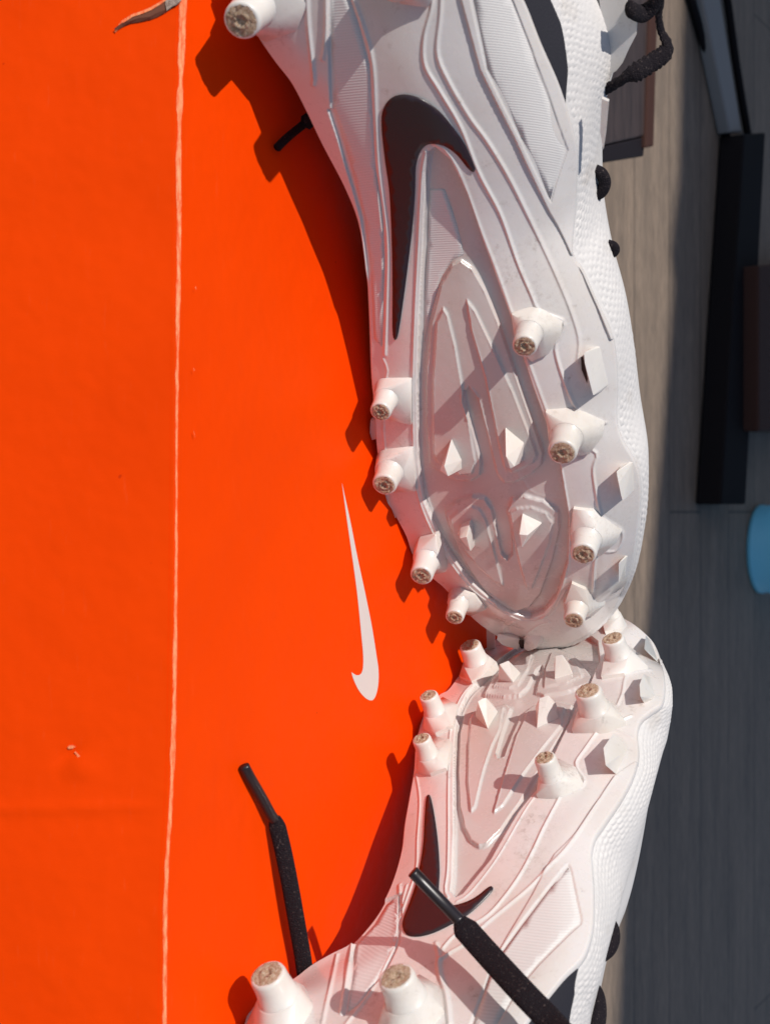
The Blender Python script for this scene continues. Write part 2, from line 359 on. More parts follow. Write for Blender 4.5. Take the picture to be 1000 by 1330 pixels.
# ============================================================ BOOTS
MM = .001
class Boot:
    def __init__(s, up, yaw, lean, stud_px, stud_z, H, left, right, sil, label, group):
        a = math.radians(yaw); b = math.radians(lean); sg = 1 if up else -1
        s.sg = sg; s.spring = .0026 if up else .0024; s.flank = 52 if up else 12
        U = np.array([sg*math.cos(a), math.sin(a), 0]); N0 = np.array([sg*math.sin(a), -math.cos(a), 0])
        s.U = U; s.V = math.cos(b)*Zv-math.sin(b)*N0; s.N = math.cos(b)*N0+math.sin(b)*Zv
        s.O = on_z([stud_px], stud_z*MM)[0]-H*MM*s.N
        s.vL = None
        # outlines are traced heel -> toe
        s.nr = 860
        s.Lp = catmull(left, s.nr); s.Rp = catmull(right, s.nr); s.Bp = catmull(sil, s.nr)
        fl = s.flat(s.Lp); fr = s.flat(s.Rp)
        o1 = np.argsort(fl[:, 0]); o2 = np.argsort(fr[:, 0])
        s.uu = np.linspace(min(fl[:, 0].min(), fr[:, 0].min()), max(fl[:, 0].max(), fr[:, 0].max()), 300)
        def env(f, fn):
            v = np.array([fn(f[np.abs(f[:, 0]-x) < 4, 1]) if (np.abs(f[:, 0]-x) < 4).any() else np.nan for x in s.uu])
            ok = ~np.isnan(v); v = np.interp(s.uu, s.uu[ok], v[ok])
            return np.convolve(np.pad(v, 12, mode='edge'), np.hanning(25)/np.hanning(25).sum(), 'valid')
        s.vLi = env(fl, np.min); s.vRi = env(fr, np.max); s.u1 = s.uu[-1]; s.u0 = s.uu[0]
        s.label = label; s.group = group
        s.features = []
    def flat(s, p, w=0):
        P = to_plane(p, s.O+s.N*0, s.N) if np.isscalar(w) and w == 0 else None
        if P is None:
            r = rays(p); t = (((s.O-CAM)@s.N)+np.asarray(w)*MM)/(r@s.N); P = CAM+r*t[:, None]
        q = (P-s.O)/MM; return np.stack([q@s.U, q@s.V], 1)
    def base(s, uv):
        u, v = uv[:, 0], uv[:, 1]
        a = np.interp(u, s.uu, s.vLi); b = np.interp(u, s.uu, s.vRi)
        k = np.clip((v-a)/np.maximum(b-a, 8), -.3, 1.3)
        w = -s.spring*np.maximum(0, u-(s.u1-70))**2                                   # toe spring
        w = w-6.0*np.exp(-((u-(s.u1-165))/38)**2)*(1-abs(2*k-1)**2*.5)            # hollow under the arch
        mid = np.exp(-((u-(s.u1-170))/75)**2)
        w = w-(13+s.flank*mid)*np.maximum(0, k-.42)**2-5*mid*np.maximum(0, .4-k)**2*4
        w = w-6.0*sstep((k-.74)/.34)**1.5-3.0*sstep((.16-k)/.3)                    # rolled edges
        return w
    def uvw(s, p, lift=0, detail=False):
        """picture point -> sole surface (u,v,w) by walking down the ray"""
        p = np.atleast_2d(np.asarray(p, float)); w = np.zeros(len(p))+lift
        for _ in range(9):
            uv = s.flat(p, w+1e-9); h = s.base(uv)+lift
            w = .35*w+.65*h
        uv = s.flat(p, w+1e-9)
        return np.column_stack([uv, w])
    def world(s, q):
        q = np.atleast_2d(q); return s.O+MM*(q[:, :1]*s.U+q[:, 1:2]*s.V+q[:, 2:3]*s.N)
    def uv(s, p): return s.uvw(p)[:, :2]
    def raise_(s, px, h, bev=1.2, smooth=False, rim=0):
        if h < -2: s.pod = s.uv(px)
        s.features.append(('p', s.uv(catmull(px, 5*len(px), True)[:-1] if smooth else px), h, bev))
        if rim: s.features.append(('r', s.uv(catmull(list(px)+[px[0]], 5*len(px))), rim, .5))
    def ridge(s, px, h, wd=.7, n=4, taper=True):
        s.features.append(('r', s.uv(catmull(px, n*len(px))), h, wd))
    def height(s, uv):
        w = s.base(uv)
        for kd, g, h, bw in s.features:
            lo = g.min(0)-bw*3-1; hi = g.max(0)+bw*3+1
            mk = (uv[:, 0] > lo[0]) & (uv[:, 0] < hi[0]) & (uv[:, 1] > lo[1]) & (uv[:, 1] < hi[1])
            if not mk.any(): continue
            P = uv[mk]
            if kd == 'p':
                d = seg_dist(P, np.vstack([g, g[:1]])); ins = inside(P, g); d = np.where(ins, d, -d)
                w[mk] += h*sstep(d/(bw*.45)+.5)
            else:
                d = seg_dist(P, g); w[mk] += h*.62*np.exp(-(d/(bw*.6))**2)
        return w
    def surf(s, v, lift):  # chart in mm
        return s.world(np.column_stack([v, s.height(v)+lift/MM]))
    # ---- build
    def outsole(s):
        zc = s.world(np.column_stack([s.uvw(s.Lp), ]))
        s.root = empty('football_boot', (s.O[0], s.O[1], 0.0), label=s.label, cat='football boot', group=s.group)
        nc = 290; k = np.linspace(0, 1, nc)
        Lq = s.uvw(s.Lp); Rq = s.uvw(s.Rp); s.Lq, s.Rq = Lq, Rq
        uv = Lq[:, None, :2]*(1-k)[None, :, None]+Rq[:, None, :2]*k[None, :, None]
        w = s.height(uv.reshape(-1, 2)).reshape(s.nr, nc)
        Q = np.concatenate([uv, w[..., None]], 2)
        # lip that turns back over the upper
        def lip(e, inn):
            dirv = inn[:, :2]-e[:, :2]; dirv = dirv/(np.linalg.norm(dirv, axis=1)[:, None]+1e-9)
            r = []
            for q, dw in ((-.35, -.5), (-.5, -1.4), (-.2, -2.4), (1.2, -3.2)):
                r.append(np.column_stack([e[:, :2]+dirv*q, e[:, 2]+dw]))
            return r
        a = lip(Q[:, 0], Q[:, 8])[::-1]; b = lip(Q[:, -1], Q[:, -9])
        Q = np.concatenate([np.stack(a, 1), Q, np.stack(b, 1)], 1)
        s.Qg = Q
        gf = grid_faces(s.nr, Q.shape[1]); fc = Q.reshape(-1, 3)[gf].mean(1)[:, :2]
        o = mesh('outsole', s.world(Q.reshape(-1, 3)), gf, 'plate', s.root, mats=['pod'], fm=inside(fc, s.pod).astype(np.int32))
        if s.sg > 0: o.data.flip_normals()
        return o
    def strip(s, rows, smax, lift=0, n=14, smin=0.0):
        """visible side of the upper between outsole edge and silhouette; smax per row"""
        Pp = s.Rp[rows]; Bp = s.Bp[rows]; e = s.Rq[rows]
        dx = np.linalg.norm(Bp-Pp, axis=1); ws = e[:, 2]-1.6-np.maximum(dx/3.67/.43*.72, 3)
        sm = np.broadcast_to(smax, len(rows)); out = []
        for j in np.linspace(0, 1, n):
            t = smin+(sm-smin)*j
            px = Pp+(Bp-Pp)*t[:, None]
            w = (e[:, 2]-1.2)+(ws-e[:, 2]+1.2)*(.55*t+.45*(1-np.sqrt(np.maximum(0, 1-t*t))))+lift
            uv = s.flat(px, w); out.append(np.column_stack([uv, w]))
        return np.stack(out, 1), ws
    def scales(s, A):
        # rows of small raised scales moulded into the upper, set in a staggered lattice
        d = np.linalg.norm(np.diff(A, axis=1), axis=2); across = np.concatenate([np.zeros((len(A), 1)), np.cumsum(d, 1)], 1)
        mid = A[:, 32]; al = np.r_[0, np.cumsum(np.linalg.norm(np.diff(mid, axis=0), axis=1))][:, None]+0*across
        al = al+.35*np.sin(al*.21+across*.5); ac = across+.3*np.sin(al*.33)
        p, q = al/2.9, ac/2.1
        j = np.floor(q); ph = p-.5*(j % 2); i = np.floor(ph)
        fx, fy = ph-i-.5, q-j-.5
        hsh = np.modf(np.abs(np.sin(i*12.9898+j*78.233)*43758.5453))[0]
        h = (.35+.4*hsh)*(.75+.4*np.sin(al*.11+1.3)*np.cos(across*.19+al*.05))*np.clip(1-(fx/.5)**2, 0, 1)**.6*np.clip(1-(fy/.5)**2, 0, 1)**.6*(1-.35*fy)
        T1 = np.gradient(A, axis=0); T2 = np.gradient(A, axis=1); nn = np.cross(T1, T2); nn /= np.linalg.norm(nn, axis=2)[..., None]+1e-9
        nn = nn*np.sign(nn[..., 1:2]+1e-6)
        fade = sstep((across-.9)/1.5)*np.linspace(1, .0, A.shape[1])[None]**.25
        return A+nn*(h*fade*.85)[..., None]
    def upper(s):
        rows = np.arange(0, s.nr, 1)
        if rows[-1] != s.nr-1: rows = np.append(rows, s.nr-1)
        A, ws = s.strip(rows, 1.0, n=64)
        A = s.scales(A)
        Sq = A[:, -1]; Lq = s.Lq[rows]; e = s.Rq[rows]
        u = (Sq[:, 0]+Lq[:, 0])/2; wid = np.linalg.norm(Sq[:, :2]-Lq[:, :2], axis=1)
        f = np.clip(wid/70, 0, 1)**.7
        t = np.interp(u, [s.u0, s.u1-190, s.u1-120, s.u1-60, s.u1-20, s.u1], [85, 88, 78, 55, 34, 14])*f
        D2 = np.maximum(t+(ws+Lq[:, 2])/2, 9*f+1)
        zl = s.world(Lq)[:, 2]
        bul = np.maximum(np.minimum(zl/MM-1.0, 13)*f, -3)
        def mix(a, b, k): return a*(1-k)+b*k
        c = []
        for k, hh in ((.05, .16), (.16, .6), (.34, .93), (.52, 1), (.70, .95), (.86, .78), (.97, .5), (1, .3), (.99, .12)):
            w = mix(Sq[:, 2], Lq[:, 2], k)-D2*hh
            c.append(np.column_stack([mix(Sq[:, 0], Lq[:, 0], k), mix(Sq[:, 1], Lq[:, 1]-np.minimum(bul, .30*(Lq[:, 2]-w)), k), w]))
        end = Lq.copy(); end[:, 2] -= 2.6
        ctrl = np.stack([Sq]+c+[end], 1)
        B = np.stack([catmull(x, 40) for x in ctrl], 0)
        Q = np.concatenate([A, B[:, 1:]], 1)
        o = mesh('upper', s.world(Q.reshape(-1, 3)), grid_faces(len(rows), Q.shape[1]), 'knit', s.root)
        o.data.materials.append(M['darkfab'])
        fix_normals(o); s.upQ = Q; s.rows = rows
        return o
    def stud(s, tip, r, H, wing, wh=.46, mud=True, rb=1.17, name='stud', shape=1.0):
        q = s.uvw([tip], H)[0]; b = q.copy(); b[2] = q[2]-H-1.5
        n = 28; a = np.linspace(0, 2*math.pi, n, endpoint=False); ring = np.column_stack([np.cos(a), np.sin(a)*shape])
        prof = [(0, rb*1.22), (.25, rb*1.1), (wh, rb*1.03), (wh+.012, rb*.965), (.8, rb*.88), (.93, 1.02), (.985, .97), (1.0, .88), (1.0, .80)]
        V = []; 
        for f, rr in prof:
            V.append(np.column_stack([q[0]+ring[:, 0]*r*rr, q[1]+ring[:, 1]*r*rr, np.full(n, b[2]+(q[2]-b[2])*f)]))
        V = np.vstack(V); F = [list(x) for x in grid_faces(len(prof), n, True)]
        o = fix_normals(mesh(name, s.world(V), F, 'stud', s.root))
        rs = [(.86, 0), (.80, .25), (.6, .22), (.5, .1), (.42, .45), (.3, .5), (.2, -.2), (0.001, -.3)] if mud else [(.85, 0), (.4, .2), (.001, .2)]
        V = np.vstack([np.column_stack([q[0]+ring[:, 0]*r*x, q[1]+ring[:, 1]*r*x, q[2]+z*.8-.05+.18*rng.standard_normal(n)*(x > .1)]) for x, z in rs])
        mesh('worn_end', s.world(V), grid_faces(len(rs), n, True), 'mud' if mud else 'stud', o)
        if wing:
            base = s.uvw(wing, 1.6); foot = base.copy(); foot[:, 2] -= 4.5; base = np.vstack([base, foot])
            n2 = 40; a2 = np.linspace(0, 2*math.pi, n2, endpoint=False)
            top = np.column_stack([q[0]+np.cos(a2)*r*rb*1.06, q[1]+np.sin(a2)*r*rb*1.06*shape, np.full(n2, b[2]+(q[2]-b[2])*wh)])
            top2 = np.column_stack([q[0]+np.cos(a2)*r*rb*1.28, q[1]+np.sin(a2)*r*rb*1.28*shape, np.full(n2, b[2])])
            hull('stud_base', s.world(np.vstack([base, top, top2])), 'stud', s.root, bevel=.0005, amin=30)
    def facet(s, name, pts, material='stud', bevel=.00022):
        q = np.array([s.uvw([(x, y)], h)[0] for x, y, h in pts])
        foot = []
        for (x, y, h), p in zip(pts, q):
            if h <= .5: foot.append((p[0], p[1], p[2]-2.0))
        if len(foot) < 1: foot = []
        return hull(name, s.world(np.vstack([q]+([np.array(foot)] if foot else []))), material, s.root, bevel)
    def patch(s, name, px, lift, material, spacing=1.5, n=None, closed_smooth=True, skirt=.0006):
        b = s.uv(catmull(px, n or 4*len(px), True)[:-1] if closed_smooth else px)
        return fill_patch(name, b, lift*MM, material, s.root, spacing, skirt, lambda v, l: s.surf(v, l))

G = 'pair of white football boots lying on the orange box'
upL = [(560, -112), (500, -132), (430, -135), (370, -120), (330, -90), (312, -50), (312, -10), (322, 20), (340, 51), (360, 80), (380, 106), (400, 144), (420, 186), (450, 244), (468, 292), (477, 355), (481, 430), (483, 490), (487, 530), (490, 580), (499, 640), (515, 672), (528, 697), (537, 722), (555, 745), (575, 762), (590, 778), (614, 803), (630, 816), (645, 826), (662, 836), (682, 843)]
upR = [(560, -112), (620, -75), (655, -35), (678, 0), (700, 55), (722, 105), (734, 140), (743, 171), (748, 198), (747, 235), (746, 270), (742, 328), (757, 355), (775, 395), (790, 425), (797, 455), (800, 500), (799, 545), (806, 572), (822, 600), (829, 622), (830, 650), (826, 690), (819, 734), (806, 772), (790, 798), (765, 822), (735, 837), (705, 843), (682, 843)]
upB = [(570, -125), (650, -100), (720, -70), (770, -30), (795, 0), (805, 40), (800, 80), (789, 120), (783, 165), (782, 202), (784, 252), (795, 315), (812, 380), (823, 446), (831, 512), (840, 567), (842, 600), (841, 646), (836, 690), (827, 734), (812, 772), (794, 800), (768, 825), (737, 840), (705, 846), (682, 845)]
A = Boot(True, 36, 11, (547, 748), 13, 15, upL, upR, upB, 'white football boot with its toe overlapping the other, upper boot in the photo', G)
# pod under the ball of the foot and its panels
A.raise_([(565, 192), (584, 208), (605, 250), (628, 318), (645, 365), (667, 425), (690, 500), (712, 560), (728, 610), (738, 670), (737, 730), (722, 775), (705, 796), (688, 803), (664, 796), (636, 778), (610, 755), (575, 706), (550, 650), (543, 600), (541, 500), (544, 400), (549, 300), (552, 225), (556, 198)], -2.6, 1.6)
A.raise_([(597, 342), (612, 352), (628, 380), (645, 420), (665, 480), (690, 552), (704, 592), (702, 606), (690, 618), (668, 629), (654, 630), (645, 618), (633, 570), (620, 520), (608, 505), (601, 510), (600, 522), (612, 560), (623, 604), (622, 620), (610, 628), (590, 626), (564, 612), (557, 602), (553, 550), (553, 480), (560, 420), (572, 372), (586, 347)], 1.4, 1.1, rim=.55)
A.raise_([(575, 402), (580, 410), (590, 450), (606, 540), (616, 600), (612, 617), (596, 618), (568, 602), (563, 590), (562, 500), (567, 420)], .8, .8, rim=.4)
A.raise_([(606, 392), (616, 405), (640, 455), (665, 510), (688, 570), (696, 592), (692, 602), (665, 615), (655, 608), (646, 570), (630, 490), (612, 430)], .8, .8, rim=.4)
A.raise_([(577, 668), (590, 656), (612, 648), (628, 651), (637, 665), (645, 700), (650, 722), (658, 730), (665, 722), (663, 690), (658, 666), (664, 652), (680, 648), (705, 655), (724, 668), (725, 690), (716, 730), (700, 775), (686, 792), (670, 797), (650, 790), (625, 765), (600, 728), (583, 690)], 1.3, 1.0, rim=.55)
A.raise_([(584, 675), (594, 665), (612, 660), (622, 664), (630, 678), (640, 715), (652, 762), (640, 755), (618, 735), (600, 712), (588, 692)], .7, .8, rim=.4)
A.raise_([(662, 668), (670, 662), (690, 661), (708, 668), (716, 680), (713, 705), (700, 740), (690, 765), (684, 765), (675, 735), (666, 695)], .7, .8, rim=.4)
sp = [(556, 196), (551, 225), (547, 300), (542, 400), (539, 500), (541, 600), (548, 650), (573, 706), (608, 756), (636, 780), (664, 798), (690, 806), (712, 798), (730, 768), (741, 725), (742, 670), (732, 610)]
A.ridge([(x-3, y+1) for x, y in sp], .8, .55); A.ridge([(x+4, y-2) for x, y in sp[:-3]], .8, .55)
A.ridge([(563, 186), (580, 196), (600, 232), (625, 300), (650, 365), (690, 480), (725, 575)], .5, .8)
# ridges on the right-hand flank
A.ridge([(562, -20), (561, 8), (551, 48), (552, 84), (570, 116), (598, 164), (622, 224), (650, 278), (672, 340), (690, 382), (699, 402), (714, 409), (730, 415), (733, 422), (727, 437), (721, 453), (733, 495), (750, 532), (768, 542), (786, 549)], 1.0, .8)
A.ridge([(574, -20), (572, 20), (568, 68), (582, 104), (610, 152), (632, 182), (660, 228), (688, 284), (710, 330), (728, 370), (742, 405), (752, 440), (750, 468)], 1.0, .9)
A.raise_([(597, -10), (624, 90), (669, 180), (714, 275), (728, 300), (741, 328), (757, 355), (776, 398), (793, 440), (830, 440), (860, 100), (700, -60)], 1.1, 1.0)
A.raise_([(605, -40), (612, 0), (632, 90), (676, 180), (712, 255), (716, 262), (722, 240), (738, 193), (712, 120), (690, 60), (667, 0), (640, -45)], -.5, .8)
A.ridge([(763, 580), (775, 590), (770, 610), (776, 650), (783, 672), (808, 690), (800, 715), (775, 720), (770, 768)], .9, .7)
A.ridge([(668, 612), (690, 645), (735, 655)], .15, 1.0)
# heel and arch lines
A.ridge([(400, -10), (402, 30), (406, 70), (409, 100), (408, 108)], 1.3, 1.0)
A.ridge([(425, -20), (425, 30), (423, 60), (420, 75)], 1.2, .8)
A.raise_([(427, -30), (428, 60), (431, 140), (427, 141), (440, 180), (450, 215), (470, 285), (477, 350), (480, 470), (470, 470), (440, 300), (405, 200), (350, 90), (330, 40), (300, -60)], 1.0, .9)
A.ridge([(452, -20), (470, 30), (484, 80), (488, 150), (492, 220), (503, 310), (502, 400), (500, 460)], .9, 1.0)
A.ridge([(362, 95), (400, 160), (438, 240), (463, 310), (472, 400), (476, 480)], .7, .7)
A.ridge([(497, 465), (503, 480), (500, 500), (498, 555), (500, 585), (503, 650), (520, 690)], .5, .6)
# bulges at the front
A.ridge([(653, 826), (655, 815), (668, 808)], .5, .8); A.ridge([(685, 822), (700, 812), (712, 808)], .5, .8)
A.outsole(); A.upper()
A.patch('ribbed_panel', [(609, -30), (616, 0), (634, 88), (678, 178), (712, 252), (715, 258), (720, 238), (735, 193), (710, 122), (688, 62), (664, 0), (645, -35)], .15, 'rib', 1.6, closed_smooth=False)
A.patch('arch_panel', [(430, -30), (431, 60), (434, 130), (434, 142), (444, 175), (456, 215), (474, 285), (482, 350), (486, 440), (496, 450), (498, 380), (498, 310), (488, 220), (484, 150), (480, 85), (467, 35), (450, -15)], .1, 'rib', 1.8, closed_smooth=False)
A.patch('pod_panel', [(556, 250), (575, 250), (592, 300), (600, 335), (586, 341), (570, 366), (556, 415), (549, 450), (549, 400), (553, 320)], .1, 'rib', 1.5, closed_smooth=False)
logoA = [(513, 441), (510, 428), (510, 371), (509, 310), (506, 250), (500, 205), (496, 166), (497, 145), (504, 131), (515, 124), (530, 123), (549, 129), (570, 144), (588, 165), (603, 187), (614, 211), (617, 220), (614, 223), (606, 216), (594, 201), (579, 190), (563, 186), (551, 190), (544, 202), (540, 220), (539, 250), (536, 292), (531, 335), (524, 389), (517, 434)]
A.patch('sole_logo', logoA, .45, 'black', 1.6, n=200)
R_ = 1/3.67
A.stud((494, 535), 13*R_, 13, [(487, 503), (503, 496), (534, 493), (533, 522), (534, 552), (505, 546)], shape=1)
A.stud((499, 630), 15.5*R_, 13, [(493, 604), (505, 586), (536, 582), (536, 610), (540, 638), (512, 640)])
A.stud((547, 748), 15*R_, 15, [(537, 716), (544, 700), (566, 694), (570, 712), (579, 743), (560, 748)])
A.stud((590, 802), 12.5*R_, 13, [(583, 779), (598, 766), (616, 773), (631, 792), (612, 800)])
A.stud((681, 450), 14.5*R_, 14, [(664, 408), (690, 407), (730, 419), (728, 434), (712, 460), (690, 470), (672, 450)])
A.stud((730, 588), 17.5*R_, 15, [(708, 535), (735, 533), (785, 550), (783, 566), (765, 590), (740, 595), (718, 580)])
A.stud((757, 720), 16.5*R_, 14, [(744, 661), (770, 664), (807, 690), (800, 705), (780, 722), (755, 722)])
A.stud((745, 806), 14*R_, 11, [(742, 758), (760, 766), (785, 786), (770, 800), (745, 800)])
A.stud((314, 27), 20*R_, 17, [(330, -20), (362, -30), (400, 5), (385, 40), (345, 55)], wh=.35)
A.stud((512, -22), 20*R_, 17, [(505, -60), (560, -70), (580, -30), (555, 10), (520, 5)], wh=.35)
for pts in ([(586, 571, 0), (599, 598, 0), (599, 610, 0), (584, 604, 0), (571, 611, 8.5), (582, 619, 8.5), (577, 605, 8.8)],
            [(656, 556, 0), (680, 576, 0), (678, 600, 0), (655, 582, 1.5), (657, 593, 8.5), (662, 609, 8.5), (668, 606, 8.3)],
            [(598, 682, 0), (611, 676, 0), (614, 684, 0), (616, 710, 0), (594, 694, 3), (597, 699, 8), (606, 697, 8), (611, 716, 7)],
            [(678, 668, 0), (703, 680, 0), (690, 697, 0), (674, 686, 2), (674, 694, 8), (685, 695, 8), (677, 712, 8)]):
    A.facet('blade_stud', pts)
for pts in ([(758, 458, 7), (759, 472, 8), (770, 514, 8), (779, 451, .2), (790, 499, .2), (768, 456, 0), (782, 508, 0)],
            [(800, 613, 6), (803, 628, 7), (808, 652, 7), (822, 600, 0), (824, 636, 0), (806, 608, 0)],
            [(803, 732, 5), (803, 758, 5.5), (815, 722, 0), (812, 748, 0), (806, 728, 0)],
            [(481, 546, -2), (480, 562, -2), (483, 572, -2), (496, 568, 0), (497, 546, 0)],
            [(499, 655, -1), (501, 664, -2), (507, 677, -1), (518, 670, 0), (514, 650, 0)],
            [(631, 812, -6), (641, 814, -6), (643, 846, -4), (640, 849, -4), (632, 843, -4)],
            [(498, 640, -1), (515, 640, -1), (520, 650, 0), (500, 655, 0)]):
    A.facet('side_fin', pts)
A.facet('damage_notch', [(754, 464, 1.5), (757, 463, 2), (763, 492, 2), (762, 498, 1.5), (755, 480, 1)], 'dark', 0)
A.facet('toe_lug', [(646, 823, 1), (645, 831, 3), (652, 838, 4), (672, 844, 4), (675, 843, 3), (675, 830, 1), (670, 826, 0)])
A.facet('toe_lug', [(680, 829, 1), (680, 843, 3.5), (686, 846, 3.5), (696, 842, 3.2), (706, 834, 1), (703, 826, 0), (684, 825, 0)])
A.facet('toe_lug_gap_shade', [(674, 831, 2.0), (680, 831, 2.0), (681, 842, 2.6), (677, 843, 2.6), (673, 838, 2.4)], 'dark', 0)  # dark block between the lugs, coloured as the shade in their gap

loL = [(650, 1445), (560, 1468), (470, 1480), (400, 1470), (345, 1440), (318, 1400), (313, 1360), (318, 1330), (328, 1303), (350, 1285), (380, 1272), (404, 1254), (430, 1239), (456, 1225), (484, 1194), (500, 1168), (512, 1140), (522, 1104), (526, 1070), (532, 1036), (538, 1000), (541, 965), (550, 930), (568, 905), (582, 896), (595, 879), (610, 862), (635, 838), (665, 815), (700, 800), (735, 793)]
loR = [(650, 1445), (662, 1400), (672, 1350), (688, 1322), (706, 1300), (730, 1270), (752, 1248), (762, 1228), (768, 1200), (769, 1160), (767, 1125), (766, 1108), (771, 1088), (783, 1070), (807, 1034), (822, 1003), (827, 978), (825, 952), (830, 934), (844, 922), (857, 912), (861, 892), (858, 866), (850, 840), (838, 824), (815, 806), (790, 796), (760, 792), (735, 793)]
loB = [(655, 1455), (720, 1440), (755, 1385), (766, 1330), (768, 1310), (778, 1276), (788, 1238), (800, 1194), (814, 1144), (825, 1107), (838, 1061), (851, 1012), (860, 979), (866, 960), (871, 932), (873, 908), (870, 884), (857, 856), (838, 826), (816, 810), (790, 797), (760, 792), (735, 792)]
B = Boot(False, 57, -4, (556, 903), 10, 13, loL, loR, loB, 'white football boot with black lace ends hanging loose, lower boot in the photo', G)
B.raise_([(626, 880), (608, 897), (597, 919), (591, 948), (589, 983), (589, 1080), (587, 1140), (585, 1156), (592, 1164), (600, 1160), (636, 1116), (672, 1054), (700, 1020), (725, 965), (742, 930), (765, 888), (778, 857), (775, 832), (750, 815), (700, 822), (655, 850)], -2.4, 1.5)
B.raise_([(602, 925), (640, 914), (656, 911), (662, 916), (650, 950), (643, 975), (646, 982), (653, 980), (662, 955), (675, 925), (690, 914), (720, 906), (742, 912), (736, 935), (705, 985), (672, 1040), (648, 1074), (630, 1092), (620, 1095), (610, 1088), (602, 1072), (596, 1045), (594, 1000), (596, 950)], 1.4, 1.1, rim=.55)
B.raise_([(611, 1052), (607, 1014), (608, 970), (611, 930), (630, 922), (654, 917), (648, 946), (638, 967), (626, 1003), (616, 1046)], .8, .8, rim=.4)
B.raise_([(641, 1053), (656, 1001), (670, 955), (684, 924), (715, 914), (732, 918), (728, 940), (707, 966), (674, 1010), (652, 1044)], .8, .8, rim=.4)
B.raise_([(627, 899), (653, 901), (672, 899), (683, 889), (695, 866), (702, 862), (705, 868), (697, 885), (695, 896), (705, 900), (735, 894), (763, 884), (767, 876), (757, 863), (742, 846), (715, 836), (690, 836), (665, 850), (640, 875)], 1.3, 1.0, rim=.55)
B.raise_([(640, 890), (660, 892), (672, 888), (684, 868), (690, 848), (670, 858), (650, 876)], .7, .8, rim=.4)
B.raise_([(706, 890), (735, 885), (755, 876), (750, 864), (735, 850), (715, 846), (708, 866)], .7, .8, rim=.4)
sp = [(640, 866), (625, 881), (607, 898), (595, 920), (588, 948), (586, 983), (585, 1030), (585, 1080), (584, 1130), (581, 1156), (585, 1166), (594, 1168), (604, 1160), (640, 1114), (676, 1054), (702, 1018)]
B.ridge([(x-3, y) for x, y in sp[:11]], .8, .55); B.ridge([(x+4, y) for x, y in sp[:10]], .8, .55); B.ridge([(593, 1171), (610, 1160), (645, 1115), (682, 1052), (704, 1022)], .5, .6)
B.ridge([(540, 1005), (545, 1040), (542, 1090), (540, 1130), (527, 1170), (520, 1190)], .6, .6)
# right flank ridges
B.ridge([(820, 930), (800, 938), (783, 940), (772, 955), (758, 975), (748, 990), (750, 1000), (759, 1014), (755, 1022), (742, 1026), (730, 1031), (722, 1045), (706, 1075), (692, 1105), (676, 1135), (655, 1165), (632, 1190), (600, 1208), (585, 1220), (575, 1232)], 1.0, .8)
B.ridge([(800, 1010), (785, 1030), (760, 1070), (735, 1105), (705, 1135), (685, 1155), (655, 1180), (625, 1205), (605, 1225), (580, 1240), (568, 1255), (580, 1290), (585, 1330)], .9, .9)
B.ridge([(845, 870), (822, 873), (812, 880), (808, 900), (802, 915)], .8, .7)
B.ridge([(820, 958), (795, 945), (788, 950)], .6, .7)
B.raise_([(801, 1006), (780, 1038), (750, 1080), (720, 1110), (690, 1165), (660, 1215), (640, 1250), (620, 1330), (640, 1450), (800, 1400), (860, 1000), (825, 990)], .6, 1.6)
B.raise_([(738, 1123), (742, 1130), (756, 1195), (755, 1202), (730, 1225), (700, 1255), (675, 1285), (648, 1330), (620, 1400), (600, 1390), (610, 1330), (640, 1250), (680, 1195), (715, 1150)], -.45, .9)
# heel / arch lines
B.ridge([(438, 1240), (432, 1270), (424, 1305), (418, 1335)], 1.0, .9)
B.ridge([(458, 1226), (452, 1260), (448, 1290), (444, 1316)], 1.3, .9)
B.raise_([(457, 1222), (455, 1262), (445, 1320), (470, 1300), (500, 1262), (518, 1225), (522, 1185), (522, 1160), (500, 1168)], -.9, .9)
B.ridge([(519, 1150), (519, 1190), (512, 1225), (500, 1250), (480, 1290), (450, 1330)], .8, 1.1)
B.ridge([(528, 1150), (520, 1180), (505, 1235)], .6, .7)
B.ridge([(566, 1225), (570, 1240), (572, 1270), (580, 1300), (585, 1345)], .9, 1.0)
B.outsole(); B.upper()
B.patch('ribbed_panel', [(738, 1128), (741, 1134), (753, 1195), (752, 1200), (728, 1222), (698, 1252), (672, 1283), (646, 1330), (622, 1390), (606, 1386), (614, 1330), (643, 1252), (682, 1198), (716, 1153)], .15, 'rib', 1.8, closed_smooth=False)
B.patch('arch_panel', [(461, 1226), (458, 1262), (450, 1314), (468, 1298), (497, 1260), (514, 1224), (517, 1190), (517, 1162), (501, 1173), (486, 1198)], .1, 'rib', 1.8, closed_smooth=False)
B.patch('sole_logo', [(557, 1033), (560, 1038), (565, 1064), (569, 1096), (571, 1130), (570, 1158), (574, 1172), (586, 1177), (604, 1173), (620, 1165), (634, 1154), (638, 1152), (640, 1156), (628, 1170), (608, 1188), (584, 1202), (560, 1213), (540, 1217), (528, 1214), (523, 1204), (525, 1192), (532, 1174), (540, 1150), (546, 1124), (550, 1096), (552, 1060), (554, 1038)], .45, 'black', 1.6, n=200)
B.stud((547, 959), 12*R_, 12, [(541, 1000), (558, 1004), (579, 997), (584, 975), (584, 960), (560, 955)])
B.stud((556, 903), 12.5*R_, 12, [(549, 945), (565, 952), (588, 942), (594, 915), (575, 905)])
B.stud((610, 838), 15*R_, 12, [(596, 878), (612, 885), (625, 878), (645, 860), (630, 850)])
B.stud((707, 984), 13*R_, 13, [(696, 1032), (720, 1030), (757, 1017), (747, 996), (725, 985), (698, 1010)])
B.stud((763, 897), 17*R_, 13, [(742, 948), (775, 945), (812, 937), (797, 912), (775, 900), (746, 930)])
